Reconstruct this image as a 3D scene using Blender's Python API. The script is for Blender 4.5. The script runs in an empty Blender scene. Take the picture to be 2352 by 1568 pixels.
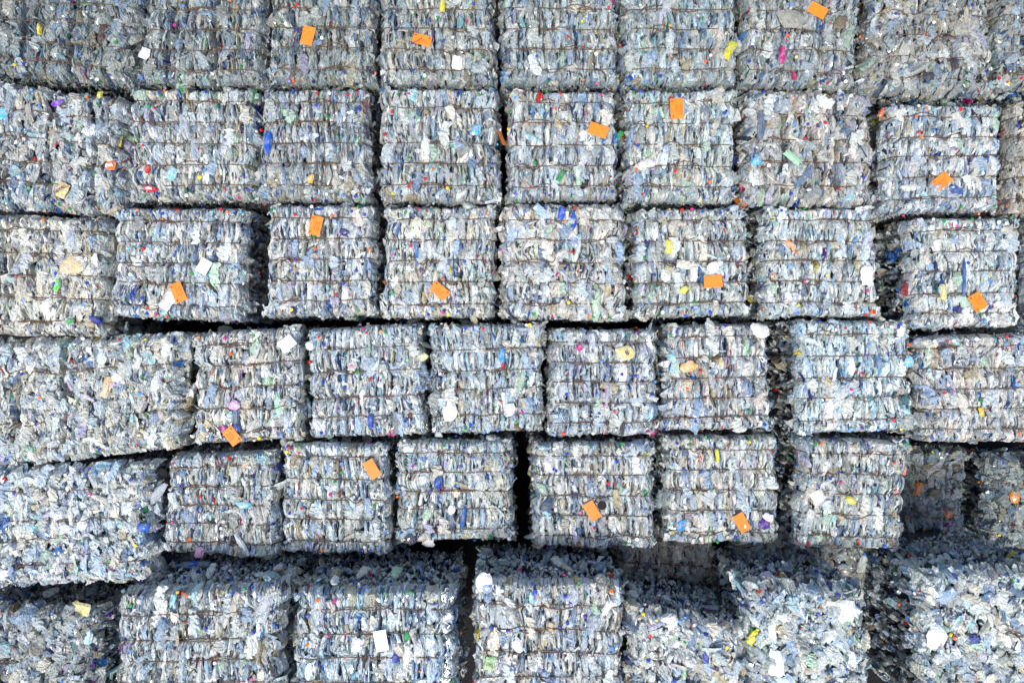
import bpy, math, random
import numpy as np
from mathutils import Matrix, Vector

# ---------------------------------------------------------------- camera, sky, sun, exposure
S = bpy.context.scene
COL = S.collection
D = 6.5            # camera height above the common top level of the bales (z = 0)
WID = 9.7          # metres across the picture at z = 0
GROUND = -1.5
cam = bpy.data.cameras.new('camera')
cam.sensor_width = 36
cam.lens = 36 * D / WID
cam.clip_end = 500
co = bpy.data.objects.new('camera', cam)
COL.objects.link(co)
co.location = (0, 0, D)
S.camera = co

SUN_EL, SUN_ROT = 66, 200
world = bpy.data.worlds.new('World')
S.world = world
world.use_nodes = True
wn = world.node_tree
bg = wn.nodes['Background']
sky = wn.nodes.new('ShaderNodeTexSky')
sky.sky_type = 'NISHITA'
sky.sun_disc = False
sky.sun_elevation = math.radians(SUN_EL)
sky.sun_rotation = math.radians(SUN_ROT)
wn.links.new(sky.outputs[0], bg.inputs[0])
sky.dust_density = 4
sky.ozone_density = 0.8
bg.inputs[1].default_value = 0.13
sun = bpy.data.lights.new('sun', 'SUN')
sun.energy = 1.5
sun.angle = math.radians(10)
sun.color = (1.0, 0.94, 0.86)
so = bpy.data.objects.new('sun', sun)
COL.objects.link(so)
e, r = math.radians(SUN_EL), math.radians(SUN_ROT)
dirv = Vector((math.sin(r) * math.cos(e), math.cos(r) * math.cos(e), math.sin(e)))
so.rotation_euler = dirv.to_track_quat('Z', 'Y').to_euler()
S.view_settings.view_transform = 'Standard'
S.view_settings.look = 'None'
S.view_settings.gamma = 1
S.view_settings.exposure = 0.9

# ---------------------------------------------------------------- helpers
def P(x, y, z=0.0):
    """point at height z that the photograph (2352 x 1568) shows at x, y"""
    k = WID / 2352 * (D - z) / D
    return np.array([(x - 1176) * k, -(y - 784) * k, z])

def lin(c):
    return tuple(((v / 255) / 12.92 if v / 255 <= 0.04045 else ((v / 255 + 0.055) / 1.055) ** 2.4) for v in c)

def tag(o, label=None, cat=None, group=None, kind=None):
    if label: o['label'] = label
    if cat: o['category'] = cat
    if group: o['group'] = group
    if kind: o['kind'] = kind
    return o

def link(name, me, mat=None, parent=None, color=None, smooth=False):
    if mat is not None and not me.materials:
        me.materials.append(mat)
    o = bpy.data.objects.new(name, me)
    COL.objects.link(o)
    if parent is not None: o.parent = parent
    if color is not None: o.color = (*color, 1)
    return o

def raw_mesh(name, V, F4, colors=None, smooth=False):
    """numpy verts (n,3), quads (m,4) -> mesh"""
    me = bpy.data.meshes.new(name)
    n, m = len(V), len(F4)
    me.vertices.add(n)
    me.vertices.foreach_set('co', np.ascontiguousarray(V, dtype=np.float32).ravel())
    me.loops.add(m * 4)
    me.loops.foreach_set('vertex_index', np.ascontiguousarray(F4, dtype=np.int32).ravel())
    me.polygons.add(m)
    me.polygons.foreach_set('loop_start', np.arange(0, m * 4, 4, dtype=np.int32))
    me.update(calc_edges=True)
    me.polygons.foreach_set('use_smooth', np.full(m, smooth, dtype=bool))
    if colors is not None:
        a = me.color_attributes.new('tint', 'FLOAT_COLOR', 'POINT')
        c = np.ones((n, 4), dtype=np.float32); c[:, :3] = colors
        a.data.foreach_set('color', c.ravel())
    return me

# ---------------------------------------------------------------- materials
def new_mat(name):
    m = bpy.data.materials.new(name)
    m.use_nodes = True
    return m, m.node_tree, m.node_tree.nodes['Principled BSDF']

def plastic(name, source, rough=0.32, wrinkle=1.0):
    m, t, b = new_mat(name)
    N, L = t.nodes, t.links
    if source == 'tint':
        src = N.new('ShaderNodeAttribute'); src.attribute_name = 'tint'; col = src.outputs['Color']
    else:
        src = N.new('ShaderNodeObjectInfo'); col = src.outputs['Color']
    tc = N.new('ShaderNodeTexCoord')
    mp = N.new('ShaderNodeMapping'); mp.inputs['Scale'].default_value = (1.6, 0.75, 1.0)
    L.new(tc.outputs['Object'], mp.inputs[0])
    # cloudy, scuffed film: streaks of paler and greyer plastic
    n1 = N.new('ShaderNodeTexNoise'); n1.inputs['Scale'].default_value = 26; n1.inputs['Detail'].default_value = 7
    n1.inputs['Roughness'].default_value = 0.72; n1.inputs['Distortion'].default_value = 1.1
    L.new(mp.outputs[0], n1.inputs['Vector'])
    cr = N.new('ShaderNodeValToRGB')
    cr.color_ramp.elements[0].position = 0.30; cr.color_ramp.elements[0].color = (0.44, 0.47, 0.53, 1)
    cr.color_ramp.elements[1].position = 0.62; cr.color_ramp.elements[1].color = (1.16, 1.16, 1.15, 1)
    el = cr.color_ramp.elements.new(0.46); el.color = (0.86, 0.88, 0.90, 1)
    L.new(n1.outputs[0], cr.inputs[0])
    mx = N.new('ShaderNodeMix'); mx.data_type = 'RGBA'; mx.blend_type = 'MULTIPLY'
    mx.inputs[0].default_value = 1.0
    L.new(col, mx.inputs[6]); L.new(cr.outputs[0], mx.inputs[7])
    # colour drift between neighbouring scraps
    n3 = N.new('ShaderNodeTexNoise'); n3.inputs['Scale'].default_value = 17; n3.inputs['Detail'].default_value = 3
    L.new(mp.outputs[0], n3.inputs['Vector'])
    hs = N.new('ShaderNodeHueSaturation')
    mr = N.new('ShaderNodeMapRange'); mr.inputs[1].default_value = 0.3; mr.inputs[2].default_value = 0.7
    mr.inputs[3].default_value = 0.55; mr.inputs[4].default_value = 1.45
    L.new(n3.outputs[0], mr.inputs[0]); L.new(mr.outputs[0], hs.inputs['Saturation'])
    L.new(mx.outputs[2], hs.inputs['Color'])
    L.new(hs.outputs[0], b.inputs['Base Color'])
    b.inputs['Roughness'].default_value = rough
    b.inputs['IOR'].default_value = 1.5
    # crumple
    v = N.new('ShaderNodeTexVoronoi'); v.feature = 'F1'; v.inputs['Scale'].default_value = 46
    L.new(mp.outputs[0], v.inputs['Vector'])
    n2 = N.new('ShaderNodeTexNoise'); n2.inputs['Scale'].default_value = 95; n2.inputs['Detail'].default_value = 4
    n2.inputs['Distortion'].default_value = 0.8
    L.new(mp.outputs[0], n2.inputs['Vector'])
    ad = N.new('ShaderNodeMath'); ad.operation = 'ADD'
    L.new(v.outputs['Distance'], ad.inputs[0]); L.new(n2.outputs[0], ad.inputs[1])
    bp = N.new('ShaderNodeBump'); bp.inputs['Strength'].default_value = 0.85 * wrinkle
    bp.inputs['Distance'].default_value = 0.012
    L.new(ad.outputs[0], bp.inputs['Height']); L.new(bp.outputs[0], b.inputs['Normal'])
    # thin film lets part of the light through
    tr = N.new('ShaderNodeBsdfTranslucent'); L.new(hs.outputs[0], tr.inputs['Color']); L.new(bp.outputs[0], tr.inputs['Normal'])
    ms = N.new('ShaderNodeMixShader'); ms.inputs[0].default_value = 0.12
    b.inputs['Coat Weight'].default_value = 0.5; b.inputs['Coat Roughness'].default_value = 0.09
    out = N['Material Output']
    L.new(b.outputs[0], ms.inputs[1]); L.new(tr.outputs[0], ms.inputs[2]); L.new(ms.outputs[0], out.inputs['Surface'])
    return m

M_TINT = plastic('crushed clear plastic', 'tint', 0.24)
M_OBJ = plastic('crushed bottle plastic', 'object', 0.28, 0.8)

def simple(name, rgb, rough=0.6, metal=0, nscale=40, var=0.25, bump=0.2, dist=0.004):
    m, t, b = new_mat(name)
    N, L = t.nodes, t.links
    tc = N.new('ShaderNodeTexCoord')
    n = N.new('ShaderNodeTexNoise'); n.inputs['Scale'].default_value = nscale; n.inputs['Detail'].default_value = 5
    L.new(tc.outputs['Object'], n.inputs['Vector'])
    cr = N.new('ShaderNodeValToRGB')
    cr.color_ramp.elements[0].position = 0.3
    cr.color_ramp.elements[1].position = 0.7
    cr.color_ramp.elements[0].color = (*[c * (1 - var) for c in rgb], 1)
    cr.color_ramp.elements[1].color = (*[min(1, c * (1 + var)) for c in rgb], 1)
    L.new(n.outputs[0], cr.inputs[0]); L.new(cr.outputs[0], b.inputs['Base Color'])
    b.inputs['Roughness'].default_value = rough; b.inputs['Metallic'].default_value = metal
    bp = N.new('ShaderNodeBump'); bp.inputs['Strength'].default_value = bump; bp.inputs['Distance'].default_value = dist
    L.new(n.outputs[0], bp.inputs['Height']); L.new(bp.outputs[0], b.inputs['Normal'])
    return m

M_WIRE = simple('rusty wire', (0.105, 0.058, 0.03), 0.75, 0.15, 60, 0.55)
M_ORANGE = simple('orange card', lin((232, 122, 22)), 0.55, 0, 14, 0.07, 0.1)
M_PAPER = simple('white card', (0.78, 0.78, 0.77), 0.6, 0, 12, 0.04, 0.1)
M_INK = simple('dark ink', (0.09, 0.05, 0.03), 0.7, 0, 80, 0.2, 0.0)
M_WHITEINK = simple('white ink', (0.75, 0.72, 0.68), 0.6, 0, 60, 0.1, 0.0)
M_BLACK = simple('black plastic', (0.022, 0.022, 0.024), 0.45, 0, 50, 0.2)
M_GROUND = simple('yard asphalt', (0.012, 0.012, 0.013), 0.9, 0, 30, 0.4, 0.5, 0.02)

for _q in (M_BLACK, M_GROUND):
    _p = _q.node_tree.nodes['Principled BSDF']
    _p.inputs['Specular IOR Level'].default_value = 0.12
    _p.inputs['Roughness'].default_value = 0.9

# the setting: the yard under the bales
gv = np.array([[-150, -150, GROUND], [150, -150, GROUND], [150, 150, GROUND], [-150, 150, GROUND]], float)
tag(link('ground', raw_mesh('ground', gv, np.array([[0, 1, 2, 3]])), M_GROUND), kind='structure')

# ---------------------------------------------------------------- colours of the waste
PAL = [  # sRGB, weight
    ((206, 214, 218), 20), ((192, 205, 218), 13), ((214, 216, 212), 19), ((220, 214, 203), 12),
    ((240, 243, 244), 12), ((166, 186, 212), 8), ((176, 180, 179), 9), ((122, 142, 170), 4.5),
    ((84, 98, 122), 3.4), ((56, 60, 70), 2.2), ((196, 184, 158), 4), ((172, 212, 224), 2.6),
    ((200, 196, 222), 2.2), ((190, 216, 196), 1.6),
    ((44, 72, 160), 2.6), ((62, 122, 200), 2.3), ((34, 44, 112), 1.0), ((232, 232, 240), 2.5),
    ((40, 130, 70), 0.75), ((196, 48, 46), 0.75), ((206, 70, 140), 0.4), ((230, 208, 70), 0.5),
    ((112, 66, 160), 0.4), ((236, 132, 60), 0.4), ((226, 160, 160), 1.0), ((150, 124, 92), 0.8)]
PC = np.array([lin(c) for c, _ in PAL]); PW = np.array([w for _, w in PAL]); PW[17 + 1:] *= .6; PW[14:17] *= .75; PW = PW / PW.sum()
CAPC = [((38, 66, 170), 10), ((90, 150, 220), 5), ((235, 238, 240), 7), ((200, 38, 36), 5), ((36, 140, 66), 5),
        ((240, 212, 50), 2.2), ((238, 110, 40), 2.4), ((200, 50, 130), 1.4), ((30, 34, 80), 1.6), ((110, 60, 150), 0.8)]
CC = np.array([lin(c) for c, _ in CAPC]); CW = np.array([w for _, w in CAPC]); CW = CW / CW.sum()

def tint_of(rng, n, dirt, warm, size=None, lot=None):
    k = rng.choice(len(PC), n, p=PW)
    if size is not None:        # big sheets of film are nearly all clear or white
        k = np.where(((k >= 14) | (k == 8) | (k == 9)) & (size > .028) & (rng.random(n) < .93), rng.integers(0, 7, n), k)
    c = PC[k] * rng.uniform(0.70, 1.16, (n, 1))
    c = c * np.array([.955, 1.0, .972])
    c = c * (1 - dirt) + dirt * c * np.array([0.40, 0.43, 0.43])  # pulls the tint towards a darker grey
    if warm > 0:
        c = c * (1 - warm) + warm * c.mean(1, keepdims=True) * np.array([1.12, 0.93, 0.66])
    if lot is not None: c = c * lot
    return np.clip(c, 0.01, 0.9)

# ---------------------------------------------------------------- crumpled patches (local x, y, height)
def grid_quads(nu, nv):
    q = []
    for j in range(nv - 1):
        for i in range(nu - 1):
            a = j * nu + i
            q.append((a, a + 1, a + nu + 1, a + nu))
    return np.array(q)

def patches(rng, cx, cy, w, h, ang, z, dome, crump, nu, nv, tilt=0.5, drop=0.022):
    n = len(cx)
    u = np.linspace(-1, 1, nu)[None, None, :]
    v = np.linspace(-1, 1, nv)[None, :, None]
    W = (np.asarray(w) / 2)[:, None, None]; H = (np.asarray(h) / 2)[:, None, None]
    taper = rng.uniform(0.0, 0.6, (n, 1, 1)); pw = rng.uniform(1.5, 5, (n, 1, 1))
    skew = rng.uniform(-0.25, 0.25, (n, 1, 1))
    row = rng.uniform(0.82, 1.1, (n, nv, 1))
    x = u * W * row * (1 - taper * np.abs(v) ** pw) + skew * v * W + rng.uniform(-.25, .25, (n, 1, 1)) * W * v * v
    y = v * H * np.ones_like(u) + rng.uniform(-.10, .10, (n, 1, nu)) * H + rng.uniform(-.05, .05, (n, nv, nu)) * H
    dm = (np.asarray(dome))[:, None, None]; cr = (np.asarray(crump))[:, None, None]
    zz = np.asarray(z)[:, None, None] + dm * (1 - u ** 2) * (1 - 0.6 * v ** 2)
    zz = zz - drop * np.abs(u) ** 5 - drop * 0.6 * np.abs(v) ** 6
    zz = zz + cr * rng.normal(0, 1, (n, 1, nu)) * 0.8 + cr * rng.normal(0, 0.6, (n, nv, nu))
    zz = zz + rng.normal(0, tilt, (n, 1, 1)) * u * W + rng.normal(0, tilt * 0.35, (n, 1, 1)) * v * H
    ca, sa = np.cos(ang)[:, None, None], np.sin(ang)[:, None, None]
    X = cx[:, None, None] + x * ca - y * sa
    Y = cy[:, None, None] + x * sa + y * ca
    out = np.stack([X, Y, zz], -1).reshape(n, nu * nv, 3)
    return out

class Mass:
    def __init__(s): s.V = []; s.F = []; s.C = []; s.n = 0
    def add(s, verts, quads, tint):          # verts (N,k,3) world, tint (N,3)
        N, k, _ = verts.shape
        s.V.append(verts.reshape(-1, 3))
        s.F.append((quads[None] + (s.n + np.arange(N) * k)[:, None, None]).reshape(-1, 4))
        s.C.append(np.repeat(tint, k, axis=0))
        s.n += N * k
    def mesh(s, name):
        return raw_mesh(name, np.concatenate(s.V), np.concatenate(s.F), np.concatenate(s.C))

G79 = grid_quads(7, 9)
G58, G45, G34 = grid_quads(5, 8), grid_quads(4, 5), grid_quads(3, 4)

# ---------------------------------------------------------------- shared shapes of parts
def lathe_flat(seed, rings, seg=10, flat=0.42, bend=0.02, crumple=0.12):
    rng = np.random.default_rng(seed)
    V, F = [], []
    L = rings[-1][0]
    for i, (yy, rr) in enumerate(rings):
        for k in range(seg):
            a = 2 * math.pi * k / seg
            j = 1 + rng.normal(0, crumple)
            V.append((math.cos(a) * rr * j + bend * math.sin(3.0 * yy / L), yy - L / 2 + rng.normal(0, 0.003),
                      math.sin(a) * rr * flat * j + rng.normal(0, crumple * 0.04)))
    for i in range(len(rings) - 1):
        for k in range(seg):
            a, b2 = i * seg + k, i * seg + (k + 1) % seg
            F.append((a, b2, b2 + seg, a + seg))
    c0 = len(V); V.append((V[0][0] * 0, -L / 2, 0)); c1 = len(V); V.append((bend * math.sin(3.0), L / 2, 0))
    for k in range(0, seg, 2):
        F.append((c0, (k + 2) % seg, (k + 1) % seg, k))
        b = (len(rings) - 1) * seg
        F.append((c1, b + k, b + (k + 1) % seg, b + (k + 2) % seg))
    return raw_mesh('crushed_bottle', np.array(V), np.array(F))

BOT = []
for sd in range(9):
    rg = random.Random(sd)
    L_, R_ = rg.uniform(0.15, 0.25), rg.uniform(0.032, 0.050)
    if sd % 3 == 2: L_ *= 0.7; R_ *= 1.15
    rings = [(0, R_ * .8)]
    for q in range(1, 9):
        rings.append((L_ * 0.72 * q / 9, R_ * rg.uniform(0.72, 1.08)))
    rings += [(L_ * .78, R_ * .85), (L_ * .88, R_ * .5), (L_ * .93, .014), (L_, .013)]
    BOT.append(lathe_flat(sd, rings, flat=rg.uniform(.35, .6), bend=rg.uniform(-.03, .03)))
for m in BOT: m.materials.append(M_OBJ)

def cap_mesh():
    seg = 12; V, F = [], []
    prof = [(0.0145, -0.007), (0.0155, 0.004), (0.0135, 0.0075), (0.004, 0.0078)]
    for rr, zz in prof:
        for k in range(seg):
            a = 2 * math.pi * k / seg; V.append((rr * math.cos(a), rr * math.sin(a), zz))
    for i in range(3):
        for k in range(seg):
            F.append((i * seg + k, i * seg + (k + 1) % seg, (i + 1) * seg + (k + 1) % seg, (i + 1) * seg + k))
    c = len(V); V.append((0, 0, 0.0079))
    for k in range(0, seg, 2):
        F.append((c, 3 * seg + k, 3 * seg + (k + 1) % seg, 3 * seg + (k + 2) % seg))
    return raw_mesh('bottle_cap', np.array(V), np.array(F))
M_CAP = new_mat('cap plastic')
_m, _t, _b = M_CAP
_oi = _t.nodes.new('ShaderNodeObjectInfo'); _t.links.new(_oi.outputs['Color'], _b.inputs['Base Color'])
_b.inputs['Roughness'].default_value = 0.35
M_CAP = _m
CAP = cap_mesh(); CAP.materials.append(M_CAP)

def sheet_mesh(seed, w, h, nu=5, nv=6, crump=0.006, name='film_scrap', ragged=True, curl=0.0):
    rng = np.random.default_rng(seed)
    if ragged:
        v = patches(rng, np.zeros(1), np.zeros(1), [w], [h], np.zeros(1), [0.0], [0.012], [crump], nu, nv, 0.05, 0.01)[0]
    else:
        xs, ys = np.meshgrid(np.linspace(-w / 2, w / 2, nu), np.linspace(-h / 2, h / 2, nv))
        v = np.stack([xs.ravel(), ys.ravel(), rng.normal(0, crump, nu * nv) + curl * (ys.ravel() / h) ** 2], -1)
    q = grid_quads(nu, nv)
    n = len(v); t = 0.0012                        # a real thickness
    V = np.concatenate([v, v - [0, 0, t]])
    F = [tuple(a) for a in q] + [tuple(a[::-1] + n) for a in q]
    rim = [i for i in range(nu)] + [j * nu + nu - 1 for j in range(1, nv)] + \
          [(nv - 1) * nu + i for i in range(nu - 2, -1, -1)] + [j * nu for j in range(nv - 2, 0, -1)]
    for a, b in zip(rim, rim[1:] + rim[:1]):
        F.append((b, a, a + n, b + n))
    return raw_mesh(name, V, np.array(F))

def tube(paths, rad, seg=5):
    V, F = [], []
    for pts in paths:
        pts = np.asarray(pts); n = len(pts); base = len(V)
        tg = np.gradient(pts, axis=0)
        tg /= np.linalg.norm(tg, axis=1, keepdims=True) + 1e-9
        for i in range(n):
            t = tg[i]; up = np.array([0, 0, 1.0]) if abs(t[2]) < 0.9 else np.array([0, 1.0, 0])
            a = np.cross(t, up); a /= np.linalg.norm(a); b = np.cross(a, t)
            for k in range(seg):
                th = 2 * math.pi * k / seg
                V.append(pts[i] + rad * (math.cos(th) * a + math.sin(th) * b))
        for i in range(n - 1):
            for k in range(seg):
                F.append((base + i * seg + k, base + i * seg + (k + 1) % seg,
                          base + (i + 1) * seg + (k + 1) % seg, base + (i + 1) * seg + k))
    return np.array(V), np.array(F)

# ---------------------------------------------------------------- one bale
BALES = {}
class Bale:
    def __init__(s, key, quad, z=0.0, label='', wires=5, loose=0.0, dirt=0.0, warm=0.0, ztl=(0, 0, 0, 0),
                 wt=None, bottles=None, detail=1.0, seams=()):
        s.seams = seams
        s.key, s.label, s.loose, s.dirt, s.warm, s.detail = key, label, loose, dirt, warm, detail
        s.rng = np.random.default_rng(sum(ord(c) * (i + 7) * 31 for i, c in enumerate(key)))
        TL, TR, BR, BL = quad
        s.c = [P(*p, z + dz) for p, dz in zip((BL, BR, TR, TL), (ztl[3], ztl[2], ztl[1], ztl[0]))]
        cc = sum(s.c) / 4                     # the waste bulges a little beyond the tied block
        for i, v in enumerate(s.c):
            d = v - cc
            s.c[i] = v - np.array([np.sign(d[0]) * .013, np.sign(d[1]) * .003, 0])
        s.org = (s.c[0] + s.c[1] + s.c[2] + s.c[3]) / 4; s.org[2] = GROUND
        s.W = float(np.linalg.norm(s.c[1] - s.c[0]) + np.linalg.norm(s.c[2] - s.c[3])) / 2
        s.H = float(np.linalg.norm(s.c[3] - s.c[0]) + np.linalg.norm(s.c[2] - s.c[1])) / 2
        s.ztop = z; s.depth = z - GROUND
        if wt is None:
            wt = [(k + 0.62) / (wires + 0.24) for k in range(wires)]
        s.wt = np.array(wt) + s.rng.normal(0, 0.006, len(wt))
        s.slope = s.rng.normal(0, 0.006, len(wt))
        s.ph = s.rng.uniform(0, 6.28, 8); s.fr = s.rng.uniform(4, 13, 8)
        s.nb = bottles
        tw = s.rng.normal(0, .035)            # every bale comes from another batch
        s.lot = s.rng.uniform(.90, 1.08) * np.array([1 + tw, 1 + s.rng.normal(0, .012), 1 - tw])
        ns = int(s.W * (6 - 4 * loose)) + 1
        s.slit = s.rng.uniform(.04, .96, ns); s.st = s.rng.uniform(0, 1, ns); s.sl = s.rng.uniform(.2, .6, ns)
    def pinch(s, sx, t):
        p = np.zeros_like(t)
        for w, sl in zip(s.wt, s.slope):
            p = p + np.exp(-(((t - (w + sl * (sx - .5))) * s.H) / 0.028) ** 2)
        return np.clip(p, 0, 1)
    def hgt(s, sx, t):
        X, Y = sx * s.W, t * s.H
        h = 0.014 * np.sin(X * s.fr[0] + s.ph[0]) * np.sin(Y * s.fr[1] + s.ph[1]) + 0.010 * np.sin(X * s.fr[2] * 1.7 + s.ph[2])
        for a, c, l in zip(s.slit, s.st, s.sl):
            h = h - .032 * np.exp(-((X - a * s.W - .004 * np.sin(t * 17 + c * 9)) / .007) ** 2) * (np.abs(t - c) < l)
        for a in s.seams:
            h = h - .15 * np.exp(-((X - a * s.W - .012 * np.sin(t * 11 + a * 9) - .004 * np.sin(t * 37)) / .017) ** 2)
        h = h - (0.015 * (1 - s.loose * .6)) * s.pinch(sx, t)
        ex = np.minimum(sx, 1 - sx) * s.W; ey = np.minimum(t, 1 - t) * s.H
        rr = 0.045 + 0.07 * s.loose
        h = h - 0.10 * np.clip(1 - ex / rr, 0, 1.1) ** 2 - 0.06 * np.clip(1 - ey / (rr * .7), 0, 1.1) ** 2
        return h
    def warp(s, sx, t):
        k = 1 + 0.012 * np.sin(t * 9 + s.ph[3]) - 0.035 * s.pinch(sx, t) + 0.014 * np.sin(t * 23 + s.ph[5])
        kt = 1 + 0.010 * np.sin(sx * 11 + s.ph[4]) + 0.008 * np.sin(sx * 27 + s.ph[6])
        return .5 + (sx - .5) * k, .5 + (t - .5) * kt
    def flat(s, sx, t):
        a, b = s.warp(sx, t)
        c = s.c
        a = a[..., None]; b = b[..., None]
        return (c[0] * (1 - a) + c[1] * a) * (1 - b) + (c[3] * (1 - a) + c[2] * a) * b
    def top(s, x, y, z):                 # metres over the top face -> world
        ov = .006 + .05 * s.loose
        x = np.clip(x, -ov * 1.6, s.W + ov * 1.6); y = np.clip(y, -ov, s.H + ov)
        sx, t = x / s.W, y / s.H
        w = s.flat(sx, t)
        w[..., 2] += s.hgt(sx, t) + z
        return w
    def side(s, k, a, d, off):           # k: 0 bottom(-y) 1 right 2 top(+y) 3 left; a along in 0..1, d depth m
        one, zero = np.ones_like(a), np.zeros_like(a)
        sx, t = [(a, zero), (one, a), (a, one), (zero, a)][k]
        w = s.flat(sx, t)
        n = [np.array([0, -1., 0]), np.array([1., 0, 0]), np.array([0, 1., 0]), np.array([-1., 0, 0])][k]
        ex = -0.05 * np.exp(-d / 0.04) + 0.012 * np.sin(d * 19 + a * 7 + s.ph[7]) - 0.012
        w = w + n * (off + ex)[..., None]
        w[..., 2] -= d
        return w
    def build(s):
        rng, W, H, lo = s.rng, s.W, s.H, s.loose
        root = bpy.data.objects.new('plastic_bale', None)
        COL.objects.link(root)
        root.location = s.org
        tag(root, s.label, 'bale', 'wire tied bales of crushed plastic bottles')
        s.root = root
        m = Mass()
        # --- packed columns of bottle walls between the wires
        edges = [0.0] + list(np.sort(s.wt)) + [1.0]
        cx, cy, w, h = [], [], [], []
        for b0, b1 in zip(edges[:-1], edges[1:]):
            y0, y1 = b0 * H, b1 * H
            x = -0.01
            cutx = sorted(a * W for a, c, l in zip(s.slit, s.st, s.sl) if abs((b0 + b1) / 2 - c) < l)
            cutx = sorted(cutx + [a * W + .012 * math.sin((b0 + b1) / 2 * 11 + a * 9) for a in s.seams])
            while x < W:
                ww = float(np.clip(rng.lognormal(math.log(0.056 + 0.02 * lo), 0.5), 0.02, 0.16))
                for cq in cutx:
                    if x + .012 < cq < x + ww + .02: ww = cq - x; break
                k = 1 if (rng.random() < 0.45 and y1 - y0 < .24) else (2 if y1 - y0 < .24 else int((y1 - y0) / 0.11) + 1)
                cuts = np.sort(np.concatenate([[0, 1], rng.uniform(0.25, 0.75, k - 1) if k == 2 else (np.arange(1, k) + rng.uniform(-.3, .3, k - 1)) / k]))
                for c0, c1 in zip(cuts[:-1], cuts[1:]):
                    cx.append(x + ww / 2 + rng.normal(0, .004)); w.append(ww * 1.03)
                    cy.append(y0 + (y1 - y0) * (c0 + c1) / 2 + rng.normal(0, .012)); h.append((y1 - y0) * (c1 - c0) * rng.choice([1.1, 1.2, 1.45]) + 0.012)
                x += ww
        cx, cy, w, h = map(np.array, (cx, cy, w, h)); n = len(cx)
        loc = patches(rng, cx, cy, w, h, rng.normal(0, 0.06 + .5 * lo, n), rng.normal(0, 0.006 + .012 * lo, n),
                      rng.uniform(0.004, 0.018, n), 0.0022 + 0.032 * w, 5, 8, 0.26 + .2 * lo, 0.032)
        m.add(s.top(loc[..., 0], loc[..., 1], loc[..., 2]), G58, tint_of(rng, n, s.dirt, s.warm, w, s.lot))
        # --- flakes and folded films over them
        A = W * H
        n = int(A * 340 * s.detail)
        wv = rng.lognormal(math.log(0.021 + .014 * lo), 0.5, n).clip(.008, .10)
        hv = (wv * rng.uniform(1.2, 4.2 - 1.8 * lo, n)).clip(.02, .17)
        ang = np.where(rng.random(n) < 0.75 - .6 * lo, rng.normal(0, .22, n), rng.uniform(0, 3.14, n))
        loc = patches(rng, rng.uniform(0, W, n), rng.uniform(0, H, n), wv, hv, ang, rng.normal(0.008, 0.009, n) + .01 * lo,
                      rng.uniform(0, .014, n), 0.0015 + wv * 0.06, 4, 5, 0.32 + .2 * lo, 0.006)
        kp = s.clear(loc[..., 0].mean(1), wv)
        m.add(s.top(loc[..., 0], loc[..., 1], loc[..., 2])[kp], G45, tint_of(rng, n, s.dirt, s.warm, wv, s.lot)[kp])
        # --- broader crumpled sheets lying across the layers and now and then over a wire
        n = int(A * s.rng.uniform(3, 15) * (1 + lo))
        wv = rng.uniform(.05, .13, n); hv = wv * rng.uniform(.9, 2.0, n)
        loc = patches(rng, rng.uniform(.03, W - .03, n), rng.uniform(.03, H - .03, n), wv, hv, rng.normal(0, .35 + lo, n),
                      rng.normal(.018, .004, n), rng.uniform(.0, .02, n), np.full(n, .0055), 7, 9, .08, .022)
        cl = PC[rng.choice([0, 1, 2, 3, 4, 6, 5, 13, 2, 0], n)] * rng.uniform(.8, 1.05, (n, 1))
        cl = cl * (1 - s.dirt * .5)
        kp = s.clear(loc[..., 0].mean(1), wv)
        m.add(s.top(loc[..., 0], loc[..., 1], loc[..., 2])[kp], G79, cl[kp])
        # --- thin folded slivers standing between the layers
        n = int(A * 460 * (1 - .45 * lo))
        wv = rng.uniform(.005, .013, n); hv = rng.lognormal(math.log(.045), .5, n).clip(.015, .16)
        loc = patches(rng, rng.uniform(0, W, n), rng.uniform(0, H, n), wv, hv, rng.normal(0, .16 + .5 * lo, n),
                      rng.normal(0.014, 0.008, n) + .008 * lo, np.full(n, .003), np.full(n, .002), 3, 4, 0.5, 0.004)
        m.add(s.top(loc[..., 0], loc[..., 1], loc[..., 2]), G34, s.sliver_tint(n))
        # --- ragged fringe round the rim, sticking out a little
        n = int((W + H) * 2 * 42)
        side = rng.choice(4, n, p=np.array([W, H, W, H]) / (2 * (W + H)))
        al = rng.uniform(0, 1, n)
        wv = rng.lognormal(math.log(0.030), 0.5, n).clip(.012, .09); hv = (wv * rng.uniform(1.2, 3, n)).clip(.02, .15)
        fx = np.where(side == 1, W + rng.normal(-.020, .012, n), np.where(side == 3, rng.normal(.020, .012, n), al * W))
        fy = np.where(side == 2, H + rng.normal(-.010, .011, n), np.where(side == 0, rng.normal(.010, .011, n), al * H))
        loc = patches(rng, fx, fy, wv, hv, np.where(side % 2 == 0, rng.normal(0, .3, n), rng.uniform(0, 3.14, n)),
                      rng.uniform(-.06, .0, n), rng.uniform(0, .012, n), wv * .12, 4, 5, 0.7, .01)
        m.add(s.top(loc[..., 0], loc[..., 1], np.maximum(loc[..., 2], -.09)), G45, tint_of(rng, n, s.dirt, s.warm, None, s.lot))
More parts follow.
